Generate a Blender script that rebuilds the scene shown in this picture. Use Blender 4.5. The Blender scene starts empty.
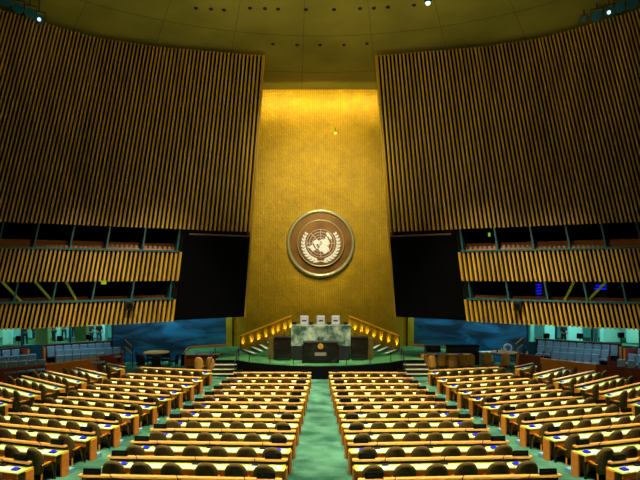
import bpy, bmesh, math, random
from mathutils import Vector, Matrix
random.seed(7)
C = bpy.context.scene.collection
PI = math.pi
F = 550.0; HY = 274.0; CZ = 5.54          # focal length in px, horizon row, eye height

# ------------------------------------------------------------------ materials
def lin(c):
    out = []
    for v in c:
        v /= 255.0
        out.append(v/12.92 if v <= .04045 else ((v+.055)/1.055)**2.4)
    return (*out, 1.0)

MATS = {}
def mat(name, col, rough=.6, metal=0., noise=None, bump=0., emit=None, es=0., stretch=(1,1,1), spec=.5, trans=0.):
    if name in MATS: return MATS[name]
    m = bpy.data.materials.new(name); m.use_nodes = True
    nt = m.node_tree; b = nt.nodes['Principled BSDF']
    b.inputs['Base Color'].default_value = lin(col)
    b.inputs['Roughness'].default_value = rough
    b.inputs['Metallic'].default_value = metal
    b.inputs['Specular IOR Level'].default_value = spec
    b.inputs['Transmission Weight'].default_value = trans
    if emit:
        b.inputs['Emission Color'].default_value = lin(emit); b.inputs['Emission Strength'].default_value = es
    if noise:
        col2, sc, lo, hi = noise
        tc = nt.nodes.new('ShaderNodeTexCoord'); mp = nt.nodes.new('ShaderNodeMapping')
        mp.inputs['Scale'].default_value = stretch
        n = nt.nodes.new('ShaderNodeTexNoise'); n.inputs['Scale'].default_value = sc; n.inputs['Detail'].default_value = 5
        r = nt.nodes.new('ShaderNodeValToRGB')
        r.color_ramp.elements[0].position = lo; r.color_ramp.elements[0].color = lin(col)
        r.color_ramp.elements[1].position = hi; r.color_ramp.elements[1].color = lin(col2)
        L = nt.links.new
        L(tc.outputs['Object'], mp.inputs[0]); L(mp.outputs[0], n.inputs['Vector']); L(n.outputs[0], r.inputs[0])
        L(r.outputs[0], b.inputs['Base Color'])
        if bump:
            bp = nt.nodes.new('ShaderNodeBump'); bp.inputs['Strength'].default_value = bump; bp.inputs['Distance'].default_value = .03
            L(n.outputs[0], bp.inputs['Height']); L(bp.outputs[0], b.inputs['Normal'])
    MATS[name] = m
    return m

M_carpet = mat('green_carpet', (30,70,50), .95, noise=((76,122,94), 1.1, .35, .65), bump=.1, spec=.1)
M_stagec = mat('stage_carpet', (52,100,58), .9, noise=((88,134,80), 1.0, .35, .7), spec=.15)
M_slat = mat('slat_wood', (150,112,6), .55, noise=((196,148,14), 2.0, .3, .7), stretch=(1,1,.1))
M_back = mat('dark_backing', (9,7,4), .9, spec=.1)
M_black = mat('matt_black', (8,8,8), .6)
M_riser = mat('dark_riser', (5,6,5), .8, spec=.1)
M_screen = mat('screen_black', (4,4,4), .9, spec=.03)
M_teal = mat('teal_metal', (18,78,88), .45, metal=.2)
M_wood = mat('orange_wood', (206,112,24), .38, noise=((226,136,40), 3.0, .3, .7), stretch=(1,1,6))
M_wood2 = mat('rail_wood', (230,152,62), .28, noise=((242,176,92), 3.0, .3, .7), stretch=(.6,8,8))
M_redwood = mat('red_wood', (112,36,14), .45, noise=((140,52,20), 3.0, .3, .7), stretch=(1,1,.3))
M_brown = mat('booth_wood', (140,84,30), .5, noise=((160,98,38), 3.0, .3, .7))
M_desk = mat('desk_leather', (178,200,52), .25, noise=((206,226,110), 2.5, .3, .7))
M_desk_lit = mat('lit_desk_leather', (206,226,130), .3, noise=((232,246,232), 1.6, .3, .7))  # paler copy of the desk leather, lit look put into the colour
M_chair = mat('brown_upholstery', (80,62,24), .85, noise=((98,78,32), 14, .35, .65), spec=.2)
M_tan = mat('tan_upholstery', (176,118,46), .8, noise=((196,138,60), 14, .35, .65), spec=.2)
M_cleg = mat('chair_leg_wood', (214,130,20), .4)
M_blueseat = mat('blue_seat', (104,140,156), .7, noise=((124,158,172), 8, .35, .65))
M_paleblue = mat('pale_blue_plinth', (110,165,190), .6)
M_white = mat('white_paint', (242,240,232), .5)
M_paper = mat('paper', (235,240,235), .6)
M_ledblue = mat('blue_display', (10,20,200), .4, emit=(10,20,235), es=1.1)
M_marb = mat('black_marble', (18,16,12), .25, noise=((46,40,28), 2.2, .5, .75))
M_green = mat('green_marble', (50,80,62), .3, noise=((176,192,160), 2.4, .4, .68))
M_gold_t = mat('gold_trim', (200,140,20), .4, metal=.4)
M_silver = mat('silver_gilt', (196,190,140), .3, metal=.5)
M_embrown = mat('emblem_bronze', (112,72,24), .4, metal=.3, noise=((150,100,36), 1.2, .3, .7))
M_emwhite = mat('emblem_white', (255,250,244), .6)
M_glass = mat('clear_glass', (235,250,245), .02, trans=1.)
M_glass.node_tree.nodes['Principled BSDF'].inputs['IOR'].default_value = 1.05
M_lobbyw = mat('lobby_wall', (110,186,176), .6, noise=((150,205,200), .5, .4, .6), stretch=(1,1,.05))
M_lobbyp = mat('lobby_pillar', (170,215,205), .5)
M_skin = mat('skin', (170,120,90), .6)
M_lamp = mat('lit_lamp', (255,255,255), .4, emit=(200,245,255), es=1.6)
M_warm = mat('warm_lamp', (255,200,80), .4, emit=(255,190,60), es=3)
M_steel = mat('blue_steel', (26,86,112), .35, metal=.6, emit=None)

def gold_wall_mat():
    m = bpy.data.materials.new('gold_wall'); m.use_nodes = True; nt = m.node_tree; L = nt.links.new
    b = nt.nodes['Principled BSDF']; b.inputs['Roughness'].default_value = .5; b.inputs['Metallic'].default_value = .25
    tc = nt.nodes.new('ShaderNodeTexCoord'); mp = nt.nodes.new('ShaderNodeMapping'); mp.inputs['Rotation'].default_value = (PI/2,0,0)
    br = nt.nodes.new('ShaderNodeTexBrick'); br.inputs['Scale'].default_value = 4.0
    br.inputs['Color1'].default_value = lin((238,188,4)); br.inputs['Color2'].default_value = lin((226,176,2))
    br.inputs['Mortar'].default_value = lin((150,108,2)); br.inputs['Mortar Size'].default_value = .03
    br.inputs['Brick Width'].default_value = .5; br.offset = 0
    n = nt.nodes.new('ShaderNodeTexNoise'); n.inputs['Scale'].default_value = 1.2; n.inputs['Detail'].default_value = 8; n.inputs['Roughness'].default_value = .7
    mx = nt.nodes.new('ShaderNodeMix'); mx.data_type = 'RGBA'; mx.blend_type = 'MULTIPLY'; mx.inputs[0].default_value = .6
    r = nt.nodes.new('ShaderNodeValToRGB'); r.color_ramp.elements[0].position = .3; r.color_ramp.elements[0].color = (.5,.5,.5,1); r.color_ramp.elements[1].position = .65
    L(tc.outputs['Object'], mp.inputs[0]); L(mp.outputs[0], br.inputs['Vector']); L(tc.outputs['Object'], n.inputs['Vector'])
    L(n.outputs[0], r.inputs[0]); L(br.outputs['Color'], mx.inputs[6]); L(r.outputs[0], mx.inputs[7]); L(mx.outputs[2], b.inputs['Base Color'])
    bp = nt.nodes.new('ShaderNodeBump'); bp.inputs['Strength'].default_value = .9; bp.inputs['Distance'].default_value = .06
    L(n.outputs[0], bp.inputs['Height']); L(bp.outputs[0], b.inputs['Normal'])
    return m
M_gold = gold_wall_mat()

def ceiling_mat():
    m = bpy.data.materials.new('ceiling_panels'); m.use_nodes = True; nt = m.node_tree; L = nt.links.new
    b = nt.nodes['Principled BSDF']; b.inputs['Roughness'].default_value = .7
    tc = nt.nodes.new('ShaderNodeTexCoord'); sp = nt.nodes.new('ShaderNodeSeparateXYZ'); L(tc.outputs['Object'], sp.inputs[0])
    def math_(op, a, bb=None):
        x = nt.nodes.new('ShaderNodeMath'); x.operation = op
        for i, v in enumerate((a, bb)):
            if v is None: continue
            if isinstance(v, (int, float)): x.inputs[i].default_value = v
            else: L(v, x.inputs[i])
        return x.outputs[0]
    X, Y = sp.outputs[0], sp.outputs[1]
    r = math_('SQRT', math_('ADD', math_('MULTIPLY', X, X), math_('MULTIPLY', Y, Y)))
    ring = math_('LESS_THAN', math_('FRACT', math_('DIVIDE', math_('ADD', r, .4), 3.9)), .018)
    ang = math_('ARCTAN2', X, Y)
    fr = math_('FRACT', math_('MULTIPLY', math_('ADD', ang, .05), 5))
    rad = math_('LESS_THAN', fr, .01)
    seam = math_('MAXIMUM', ring, rad)
    n = nt.nodes.new('ShaderNodeTexNoise'); n.inputs['Scale'].default_value = .35; n.inputs['Detail'].default_value = 6
    L(tc.outputs['Object'], n.inputs['Vector'])
    rp = nt.nodes.new('ShaderNodeValToRGB'); rp.color_ramp.elements[0].position = .3; rp.color_ramp.elements[0].color = lin((104,96,26))
    rp.color_ramp.elements[1].position = .7; rp.color_ramp.elements[1].color = lin((132,120,42)); L(n.outputs[0], rp.inputs[0])
    mx = nt.nodes.new('ShaderNodeMix'); mx.data_type = 'RGBA'; L(math_('MULTIPLY', seam, .6), mx.inputs[0]); L(rp.outputs[0], mx.inputs[6]); mx.inputs[7].default_value = lin((50,46,14))
    L(mx.outputs[2], b.inputs['Base Color'])
    return m
M_ceil = ceiling_mat()

def blue_mat():
    m = bpy.data.materials.new('blue_backdrop'); m.use_nodes = True; nt = m.node_tree; L = nt.links.new
    b = nt.nodes['Principled BSDF']; b.inputs['Roughness'].default_value = .6
    tc = nt.nodes.new('ShaderNodeTexCoord'); mp = nt.nodes.new('ShaderNodeMapping'); mp.inputs['Scale'].default_value = (.35,.35,1.0)
    n = nt.nodes.new('ShaderNodeTexNoise'); n.inputs['Scale'].default_value = 1.1; n.inputs['Detail'].default_value = 2; n.inputs['Distortion'].default_value = 1.2
    r = nt.nodes.new('ShaderNodeValToRGB'); r.color_ramp.elements[0].position = .38; r.color_ramp.elements[0].color = lin((12,44,60))
    r.color_ramp.elements[1].position = .68; r.color_ramp.elements[1].color = lin((44,126,160))
    L(tc.outputs['Object'], mp.inputs[0]); L(mp.outputs[0], n.inputs['Vector']); L(n.outputs[0], r.inputs[0]); L(r.outputs[0], b.inputs['Base Color'])
    return m
M_blue = blue_mat()

# ------------------------------------------------------------------ helpers
def obj(name, bm, m, parent=None, smooth=False, bevel=0.):
    if isinstance(bm, bpy.types.Mesh): me = bm
    else:
        me = bpy.data.meshes.new(name)
        bmesh.ops.recalc_face_normals(bm, faces=bm.faces)
        bm.to_mesh(me); bm.free()
        me.materials.append(m)
        if smooth:
            for p in me.polygons: p.use_smooth = True
    o = bpy.data.objects.new(name, me); C.objects.link(o)
    if parent: o.parent = parent
    if bevel:
        md = o.modifiers.new('bevel', 'BEVEL'); md.width = bevel; md.segments = 2
    return o
def props(o, label, cat, group=None):
    o['label'] = label; o['category'] = cat
    if group: o['group'] = group
    return o
def thing(name, label, cat, loc=(0,0,0), rz=0, group=None):
    o = bpy.data.objects.new(name, None); C.objects.link(o)
    o.location = loc; o.rotation_euler = (0,0,rz); o.empty_display_size = .1
    return props(o, label, cat, group)
def struct(name, bm, m, parent=None, **k):
    o = obj(name, bm, m, parent, **k)
    if not parent: o['kind'] = 'structure'
    return o
def dup(root, loc, rz, label, group):
    r = root.copy(); C.objects.link(r); r.location = loc; r.rotation_euler = (0,0,rz)
    r['label'] = label; r['group'] = group
    for ch in list(root.children):
        c = ch.copy(); C.objects.link(c); c.parent = r
        for g in ch.children:
            d = g.copy(); C.objects.link(d); d.parent = c
    return r
def box(bm, x0, x1, y0, y1, z0, z1, M=None):
    vs = [bm.verts.new((x,y,z)) for z in (z0,z1) for x,y in ((x0,y0),(x1,y0),(x1,y1),(x0,y1))]
    for f in ((0,3,2,1),(4,5,6,7),(0,1,5,4),(1,2,6,5),(2,3,7,6),(3,0,4,7)): bm.faces.new([vs[i] for i in f])
    if M:
        for v in vs: v.co = M @ v.co
    return vs
def bx(*a, **k):
    bm = bmesh.new(); box(bm, *a, **k); return bm
def prism(bm, pts, z0, z1):
    lo = [bm.verts.new((p[0],p[1],z0)) for p in pts]; hi = [bm.verts.new((p[0],p[1],z1)) for p in pts]
    bm.faces.new(lo[::-1]); bm.faces.new(hi)
    n = len(pts)
    for i in range(n): bm.faces.new((lo[i], lo[(i+1)%n], hi[(i+1)%n], hi[i]))
def prismz(pts, z0, z1):
    bm = bmesh.new(); prism(bm, pts, z0, z1); return bm
def tube(bm, pts, r, n=8, r2=None):
    pts = [Vector(p) for p in pts]; rings = []
    for i, p in enumerate(pts):
        d = (pts[min(i+1,len(pts)-1)] - pts[max(i-1,0)]).normalized()
        a = d.cross(Vector((0,0,1)) if abs(d.z) < .9 else Vector((1,0,0))).normalized(); b = d.cross(a)
        rr = r if r2 is None else r + (r2-r)*i/(len(pts)-1)
        rings.append([bm.verts.new(p + a*rr*math.cos(2*PI*k/n) + b*rr*math.sin(2*PI*k/n)) for k in range(n)])
    for A, B in zip(rings, rings[1:]):
        for k in range(n): bm.faces.new((A[k], A[(k+1)%n], B[(k+1)%n], B[k]))
    bm.faces.new(rings[0]); bm.faces.new(rings[-1])
def tb(pts, r, n=8, r2=None):
    bm = bmesh.new(); tube(bm, pts, r, n, r2); return bm
def wallseg(bm, a, b, th, z0, z1):
    a = Vector((a[0],a[1])); b = Vector((b[0],b[1])); d = (b-a).normalized(); n = Vector((-d.y, d.x))*th/2
    prism(bm, [a+n, b+n, b-n, a-n], z0, z1)
def floor_r(r): return .14*min(1., max(0., (r-11.3)/2.)) + .047*max(0., r - 17.5)
def floor_z(x, y): return floor_r(math.hypot(x, y-40))
def at(px, py, z):                       # point at height z seen at photo pixel
    Y = (CZ - z)*F/(py - HY); return Vector(((px-320)*Y/F, Y, z))
def at_floor(px, py, dz):                # point dz above the sloping floor seen at photo pixel
    z = dz
    for _ in range(30):
        p = at(px, py, z); z = .5*z + .5*(floor_z(p.x, p.y) + dz)
    return at(px, py, z)
def topx(p): return (320 + F*p[0]/p[1], HY - F*(p[2]-CZ)/p[1])
ORD = ['first','second','third','fourth','fifth','sixth','seventh','eighth','ninth','tenth','eleventh','twelfth']

# ------------------------------------------------------------------ floor and ceiling
bm = bmesh.new()
rs = [0.01, 6, 11.3, 13.3, 17.5, 22, 26, 30, 35, 40, 46]; NA = 72; rings = []
for r in rs:
    rings.append([bm.verts.new((r*math.sin(2*PI*k/NA), 40 - r*math.cos(2*PI*k/NA), floor_r(r))) for k in range(NA)])
for A, B in zip(rings, rings[1:]):
    for k in range(NA): bm.faces.new((A[k], A[(k+1)%NA], B[(k+1)%NA], B[k]))
fl = struct('floor', bm, M_carpet)
def ceil_z(x, y): return 20.4 - 2.35*((x*x + (y-12)**2)/620.)
bm = bmesh.new(); rings = []
for i in range(26):
    r = .01 + i*1.6
    rings.append([bm.verts.new((r*math.sin(2*PI*k/96), r*math.cos(2*PI*k/96), ceil_z(r*math.sin(2*PI*k/96), 12 + r*math.cos(2*PI*k/96)))) for k in range(96)])
for A, B in zip(rings, rings[1:]):
    for k in range(96): bm.faces.new((A[k], A[(k+1)%96], B[(k+1)%96], B[k]))
ce = struct('ceiling', bm, M_ceil, smooth=True); ce.location = (0,12,0)

# ceiling downlights
def ceil_hit(px, py):
    Y = 20.
    for _ in range(60):
        X = (px-320)*Y/F; h = ceil_z(X, Y) - CZ
        Y = .5*Y + .5*h*F/(HY-py)
    X = (px-320)*Y/F
    return Vector((X, Y, ceil_z(X, Y)))
proto = None
for row, lst in (('upper', [(196,8),(211,9),(224,10),(250,8),(265,8.5),(278,9),(306,9.5),(334,9.5),(360,8.5),(374,8),(388,7),(414,5)]),
                 ('lower', [(273,44),(297,45),(320,45),(344,45),(367,43.5)])):
    for i, (px, py) in enumerate(lst):
        p = ceil_hit(px, py)
        lab = 'small dark round downlight in the ceiling, %s from the left in the %s row' % (ORD[i], row)
        g = 'round downlights in the ceiling'
        loc = (p.x, p.y, p.z - .012)
        if proto is None:
            proto = thing('ceiling_downlight', lab, 'ceiling light', loc, 0, g)
            bm = bmesh.new(); bmesh.ops.create_cone(bm, cap_ends=True, segments=20, radius1=.1, radius2=.12, depth=.05); obj('trim_ring', bm, M_black, proto)
            bm = bmesh.new(); bmesh.ops.create_cone(bm, cap_ends=True, segments=16, radius1=.06, radius2=.06, depth=.06); o = obj('lens', bm, M_back, proto); o.location = (0,0,-.01)
        else: dup(proto, loc, 0, lab, g)
p = ceil_hit(428, 1.5)
t = thing('ceiling_downlight', 'brightly lit white downlight at the top edge of the ceiling', 'ceiling light', (p.x,p.y,p.z-.012), 0)
bm = bmesh.new(); bmesh.ops.create_cone(bm, cap_ends=True, segments=20, radius1=.15, radius2=.2, depth=.06); obj('trim_ring', bm, M_black, t)
bm = bmesh.new(); bmesh.ops.create_uvsphere(bm, u_segments=16, v_segments=8, radius=.13); o = obj('lens', bm, M_lamp, t); o.location = (0,0,-.05)

# ------------------------------------------------------------------ slatted side walls
TT = [(-70,-14),(0,10),(60,28.5),(100,39),(160,48),(264,56.5)]
HB, HT = 2.47, 12.75
def Bpt(u):
    Y = HB*F/(53 - .042*u); return Vector(((u-320)*Y/F, Y))
def Tpt(u):
    x = u + 14 + 34*(250-u)/250
    for (x0,y0),(x1,y1) in zip(TT, TT[1:]):
        if x <= x1 or (x1,y1) == TT[-1]: break
    y = y0 + (y1-y0)*(x-x0)/(x1-x0); Y = HT*F/(HY-y)
    return Vector(((x-320)*Y/F, Y))
def S(u, h, off=0., s=-1):
    a, b = Bpt(u), Tpt(u); a2, b2 = Bpt(u+3), Tpt(u+3)
    t = (h-HB)/(HT-HB); p = a + (b-a)*t; q = a2 + (b2-a2)*t
    d = (q-p).normalized(); n = Vector((d.y, -d.x))       # towards the room
    if n.y > 0: n = -n
    p = p + n*off
    return Vector((p.x*(-s), p.y, CZ+h))
BANDS = [(HB, HT, 250), (-.33, 1.18, 184.5), (-2.48, -1.36, 184.5)]
OPEN = [(1.18, HB), (-1.36, -.33)]
U0, U1 = -96., 250.
def strip(bm, us, prof, s):           # prof: list of (h, offset)
    prev = None
    for u in us:
        cur = [bm.verts.new(S(u,h,o,s)) for h,o in prof]
        if prev:
            for k in range(len(prof)): 
                k2 = (k+1) % len(prof); bm.faces.new((prev[k], cur[k], cur[k2], prev[k2]))
        else: bm.faces.new(cur)
        prev = cur
    bm.faces.new(prev)
def frange(a, b, st):
    n = max(1, int(round((b-a)/st))); return [a + (b-a)*i/n for i in range(n+1)]
for s, side in ((-1,'left'), (1,'right')):
    bm = bmesh.new()
    for h0, h1, ue in BANDS:
        for hh0, hh1 in ((h0, (h0+h1)/2), ((h0+h1)/2, h1)) if h1-h0 > 5 else ((h0,h1),):
            strip(bm, frange(U0, ue, 12), [(hh0,0),(hh1,0),(hh1,-.25),(hh0,-.25)], s)
    strip(bm, frange(181, 248, 12), [(-2.48,-.02),(HB-.02,-.02),(HB-.02,-.25),(-2.48,-.25)], s)
    wall = struct('wall_'+side, bm, M_back)
    for bi, (h0, h1, ue) in enumerate(BANDS):
        bm = bmesh.new(); st = 4.35; n = int((ue-U0)/st)
        for k in range(n+1):
            u = ue - 1.3 - k*st
            hs = [h0-.04, (h0+h1)/2, h1] if h1-h0 > 5 else [h0-.04, h1]
            prev = None
            for h in hs:
                cur = [bm.verts.new(S(u-.95,h,0,s)), bm.verts.new(S(u+.95,h,0,s)), bm.verts.new(S(u+.95,h,.16,s)), bm.verts.new(S(u-.95,h,.16,s))]
                if prev:
                    for a in range(4): bm.faces.new((prev[a], prev[(a+1)%4], cur[(a+1)%4], cur[a]))
                else: bm.faces.new(cur)
                prev = cur
            bm.faces.new(prev)
        obj('slat_cladding', bm, M_slat, wall)
    bm = bmesh.new()
    strip(bm, [249.2, 251.0], [(-2.48,-.2),(HT,-.2),(HT,.2),(-2.48,.2)], s); obj('edge_trim', bm, M_slat, wall)
    for oi, (h0, h1) in enumerate(OPEN):
        bm = bmesh.new(); us = frange(U0, 181, 12); prev = None
        for u in us:
            cur = [bm.verts.new(S(u,h1,-.2,s)), bm.verts.new(S(u,h1+.05,-2.2,s)), bm.verts.new(S(u,h0-.05,-2.2,s)), bm.verts.new(S(u,h0,-.2,s))]
            if prev:
                for k in range(3): bm.faces.new((prev[k], cur[k], cur[k+1], prev[k+1]))
            prev = cur
        bm.faces.new(prev)
        obj('booth_recess', bm, M_back, wall)
        hh = .5 if oi == 0 else .22
        bm = bmesh.new(); strip(bm, frange(U0, 180, 12), [(h0,-.45),(h0+hh,-.75),(h0+hh,-.85),(h0,-.6)], s); obj('booth_counter', bm, M_brown, wall)
        bm = bmesh.new(); strip(bm, frange(U0, 181, 12), [(h0,-.1),(h0+.09,-.1),(h0+.09,.2),(h0,.2)], s); obj('sill_rail', bm, M_teal, wall)
        us = [4-71,4-35.5,4,39.5,75,110.5,146,180] if oi == 0 else [32-74,-5,32,69,106,143,179]
        for u in us:
            bm = bmesh.new(); strip(bm, [u-.8,u+.8], [(h0,-.2),(h1,-.2),(h1,.02),(h0,.02)], s); obj('mullion', bm, M_teal, wall)
            bm = bmesh.new(); strip(bm, [u-.3,u+.3], [(h0,-2.1),(h1,-2.1),(h1,-.2),(h0,-.2)], s); obj('booth_partition', bm, mat('olive_partition', (60,58,30), .7), wall)
    # hanging screen
    bm = bmesh.new(); strip(bm, frange(184.5, 248.0, 16), [(-2.44,.22),(2.12,.22),(2.12,.36),(-2.44,.36)], s)
    bp = S(216, -2.55, .29, s)
    t = thing('projection_screen', 'large black unlit screen hanging below the %s slatted wall beside the gold wall' % side, 'screen', bp, 0, 'black screens either side of the gold wall')
    for v in bm.verts: v.co -= bp
    obj('screen_panel', bm, M_screen, t)
    bm = bmesh.new(); strip(bm, frange(188, 248.0, 16), [(2.13,.2),(2.21,.2),(2.21,.34),(2.13,.34)], s)
    for v in bm.verts: v.co -= bp
    obj('top_rail', bm, mat('dull_bronze', (110,80,40), .4, metal=.5), t)
    for u in (195, 238): obj('bracket', tb([S(u,2.1,.1,s)-bp, S(u,1.2,.1,s)-bp], .12), M_black, t)

# things inside the booths
for i, (u0, u1, lab) in enumerate(((39, 16, 'left of the three'), (70, 48, 'middle of the three'), (93, 79, 'right of the three'))):
    a = S(u0, -1.3, -.5); b = S(u1, -.36, -.5)
    o = obj('slanted_glow', tb([Vector((0,0,0)), b-a], .06, 6), mat('yellow_green_glow', (150,160,30), .5, emit=(110,130,20), es=.25)); o.location = a  # glowing tubes shaped after slanting reflections in the booth
    props(o, 'yellow green slanting lit strip in the lower left booth opening, %s' % lab, 'strip', 'slanting strips in the lower booths')
for i, (u0, u1, lab) in enumerate(((92, 79, 'nearer the gold wall'), (70, 47, 'nearer the picture edge'))):
    a = S(u0, -1.3, -.5, 1); b = S(u1, -.36, -.5, 1)
    o = obj('slanted_glow', tb([Vector((0,0,0)), b-a], .06, 6), MATS['yellow_green_glow']); o.location = a
    props(o, 'yellow green slanting lit strip in the lower right booth opening, %s' % lab, 'strip', 'slanting strips in the lower booths')
p = S(115, -.42, -.25)
o = obj('exit_sign', bx(-.12,.12,-.03,.03,-.1,.1), mat('sign_glow', (150,200,30), .5, emit=(150,200,30), es=.7)); o.location = p
props(o, 'small lit yellow green sign in the lower left booth opening', 'sign')
p = S(153, 2.1, -.25, 1)
o = obj('exit_sign', bx(-.05,.05,-.03,.03,-.1,.1), MATS['sign_glow']); o.location = p
props(o, 'tiny lit green sign in the upper right booth opening', 'sign')
for uu, lab, n in ((117,'near its left end',4), (60,'near its right end',2)):
    p = S(uu, -1.3, -1.2, 1)
    t = thing('equipment_rack', 'dark equipment rack with blue lights in lower right booth opening, %s' % lab, 'rack', p, -.3)
    obj('cabinet', bx(-.3,.3,-.25,.25,0,.98), M_black, t, bevel=.01)
    for k in range(n):
        zz = .72 - .17*(k//1)*.9 if n == 4 else .55 + .15*k
        obj('status_light', bx(-.28+.05*(k%2),-.02 if n==4 else .24,-.27,-.25,zz,zz+.07), M_ledblue, t)
for s, side, u, h in ((-1,'left',140,-1.6), (1,'right',134,-1.6)):
    p = S(u, h, .26, s)
    t = thing('loudspeaker', 'small black speaker box fixed on the lowest %s slatted band' % side, 'speaker', p, -s*.6, 'black speakers on the slatted bands')
    obj('housing', bx(-.2,.2,-.12,.12,-.22,.22), M_black, t, bevel=.02)
    bm = bmesh.new(); bmesh.ops.create_cone(bm, cap_ends=True, segments=16, radius1=.12, radius2=.14, depth=.04)
    o = obj('speaker_cone', bm, M_back, t); o.rotation_euler = (PI/2,0,0); o.location = (0,-.13,0)

# stage spotlights in the cove over the rims
def spotlamp(px, py, Y, rot, label, lit, sc=1.):
    X = (px-320)*Y/F; z = CZ + (HY-py)*Y/F
    t = thing('stage_spotlight', label, 'spotlight', (X,Y,z), rot, 'spotlights above the slatted walls')
    M = Matrix.Rotation(math.radians(115), 4, 'X')
    bm = bmesh.new(); bmesh.ops.create_cone(bm, cap_ends=True, segments=16, radius1=.2*sc, radius2=.3*sc, depth=.9*sc, matrix=M); obj('barrel', bm, M_steel, t)
    bm = bmesh.new(); bmesh.ops.create_cone(bm, cap_ends=True, segments=16, radius1=(.1 if lit is M_lamp else .24)*sc, radius2=(.1 if lit is M_lamp else .24)*sc, depth=.04, matrix=M @ Matrix.Translation((0,0,.46*sc)))
    obj('lens', bm, lit, t)
    bm = bmesh.new(); tube(bm, [(-.34*sc,0,0),(-.34*sc,0,.45*sc),(.34*sc,0,.45*sc),(.34*sc,0,0)], .03, 6); tube(bm, [(0,0,.45*sc),(0,0,ceil_z(X,Y)-z)], .03, 6); obj('yoke', bm, M_black, t)
for i, (px, py, lit) in enumerate(((6,1,0),(18,8,0),(30,13,0),(39,19,1))):
    spotlamp(px, py, 25.2+i*.5, .5, 'blue steel spotlight over the left wall rim, %s from the picture edge' % ORD[i], M_lamp if lit else M_steel, .8)
for i, (px, py, lit) in enumerate(((632,3,0),(620,7,0),(609,12,1),(597,16,0),(584,19,1))):
    spotlamp(px, py, 25.2+i*.6, -.5, 'blue steel spotlight over the right wall rim, %s from the picture edge' % ORD[i], M_lamp if lit == 1 and i == 2 else M_steel, .8 if i < 4 else .4)

# ------------------------------------------------------------------ gold wall, stage surroundings
bm = bmesh.new(); N = 14; pts = []
for i in range(N+1):
    x = -6.3 + 12.6*i/N; pts.append((x, 36.9 + .25*(1-(x/6.3)**2)))
prism(bm, pts + [(6.3,37.5),(-6.3,37.5)], 0, 18.9)
gw = struct('wall_back', bm, M_gold)
bm = bmesh.new()
for s in (-1,1): box(bm, s*5.83-.03, s*5.83+.03, 36.8, 36.95, .7, 18)
obj('panel_joint', bm, M_back, gw)
for s, side in ((-1,'left'),(1,'right')):
    bm = bmesh.new(); wallseg(bm, (s*6.25,37.05), (s*12.6,33.5), .2, 0, 6.2)
    w = struct('wall_blue_'+side, bm, M_blue)
    bm = bmesh.new(); wallseg(bm, (s*6.25,36.85), (s*8.5,35.55), .1, .7, .86); obj('baseboard', bm, M_wood, w)
    # closing walls high above and behind (never seen from the seats, they close the room)
    bm = bmesh.new()
    P = [(s*6.2,37.6),(s*14,36),(s*26,30),(s*31,12),(s*26,-6)]
    for a, b in zip(P, P[1:]): wallseg(bm, a, b, .3, 3.6, 20)
    struct('wall_outer_'+side, bm, M_back)
bm = bmesh.new(); wallseg(bm, (-26,-6), (26,-6), .3, 0, 20); struct('wall_rear', bm, M_redwood)

SZ = .706
front = [(-4.7,30.95),(-3.9,30.2),(-2.7,29.5),(-1.4,29.05),(0,28.9),(1.4,29.05),(2.7,29.5),(3.9,30.2),(4.7,30.95)]
stage_poly = front + [(4.7,31.0),(5.9,31.0),(5.9,33.2),(8.4,33.2),(8.4,35.7),(6.3,36.85),(-6.3,36.85),(-8.4,35.7),(-8.4,33.2),(-5.9,33.2),(-5.9,31.0),(-4.7,31.0)]
bm = bmesh.new(); prism(bm, stage_poly, 0, SZ-.02)
st = struct('floor_stage', bm, M_riser)
bm = bmesh.new(); prism(bm, [(x*.998, y+.02) for x,y in stage_poly], SZ-.02, SZ); obj('stage_carpet', bm, M_stagec, st)

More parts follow.
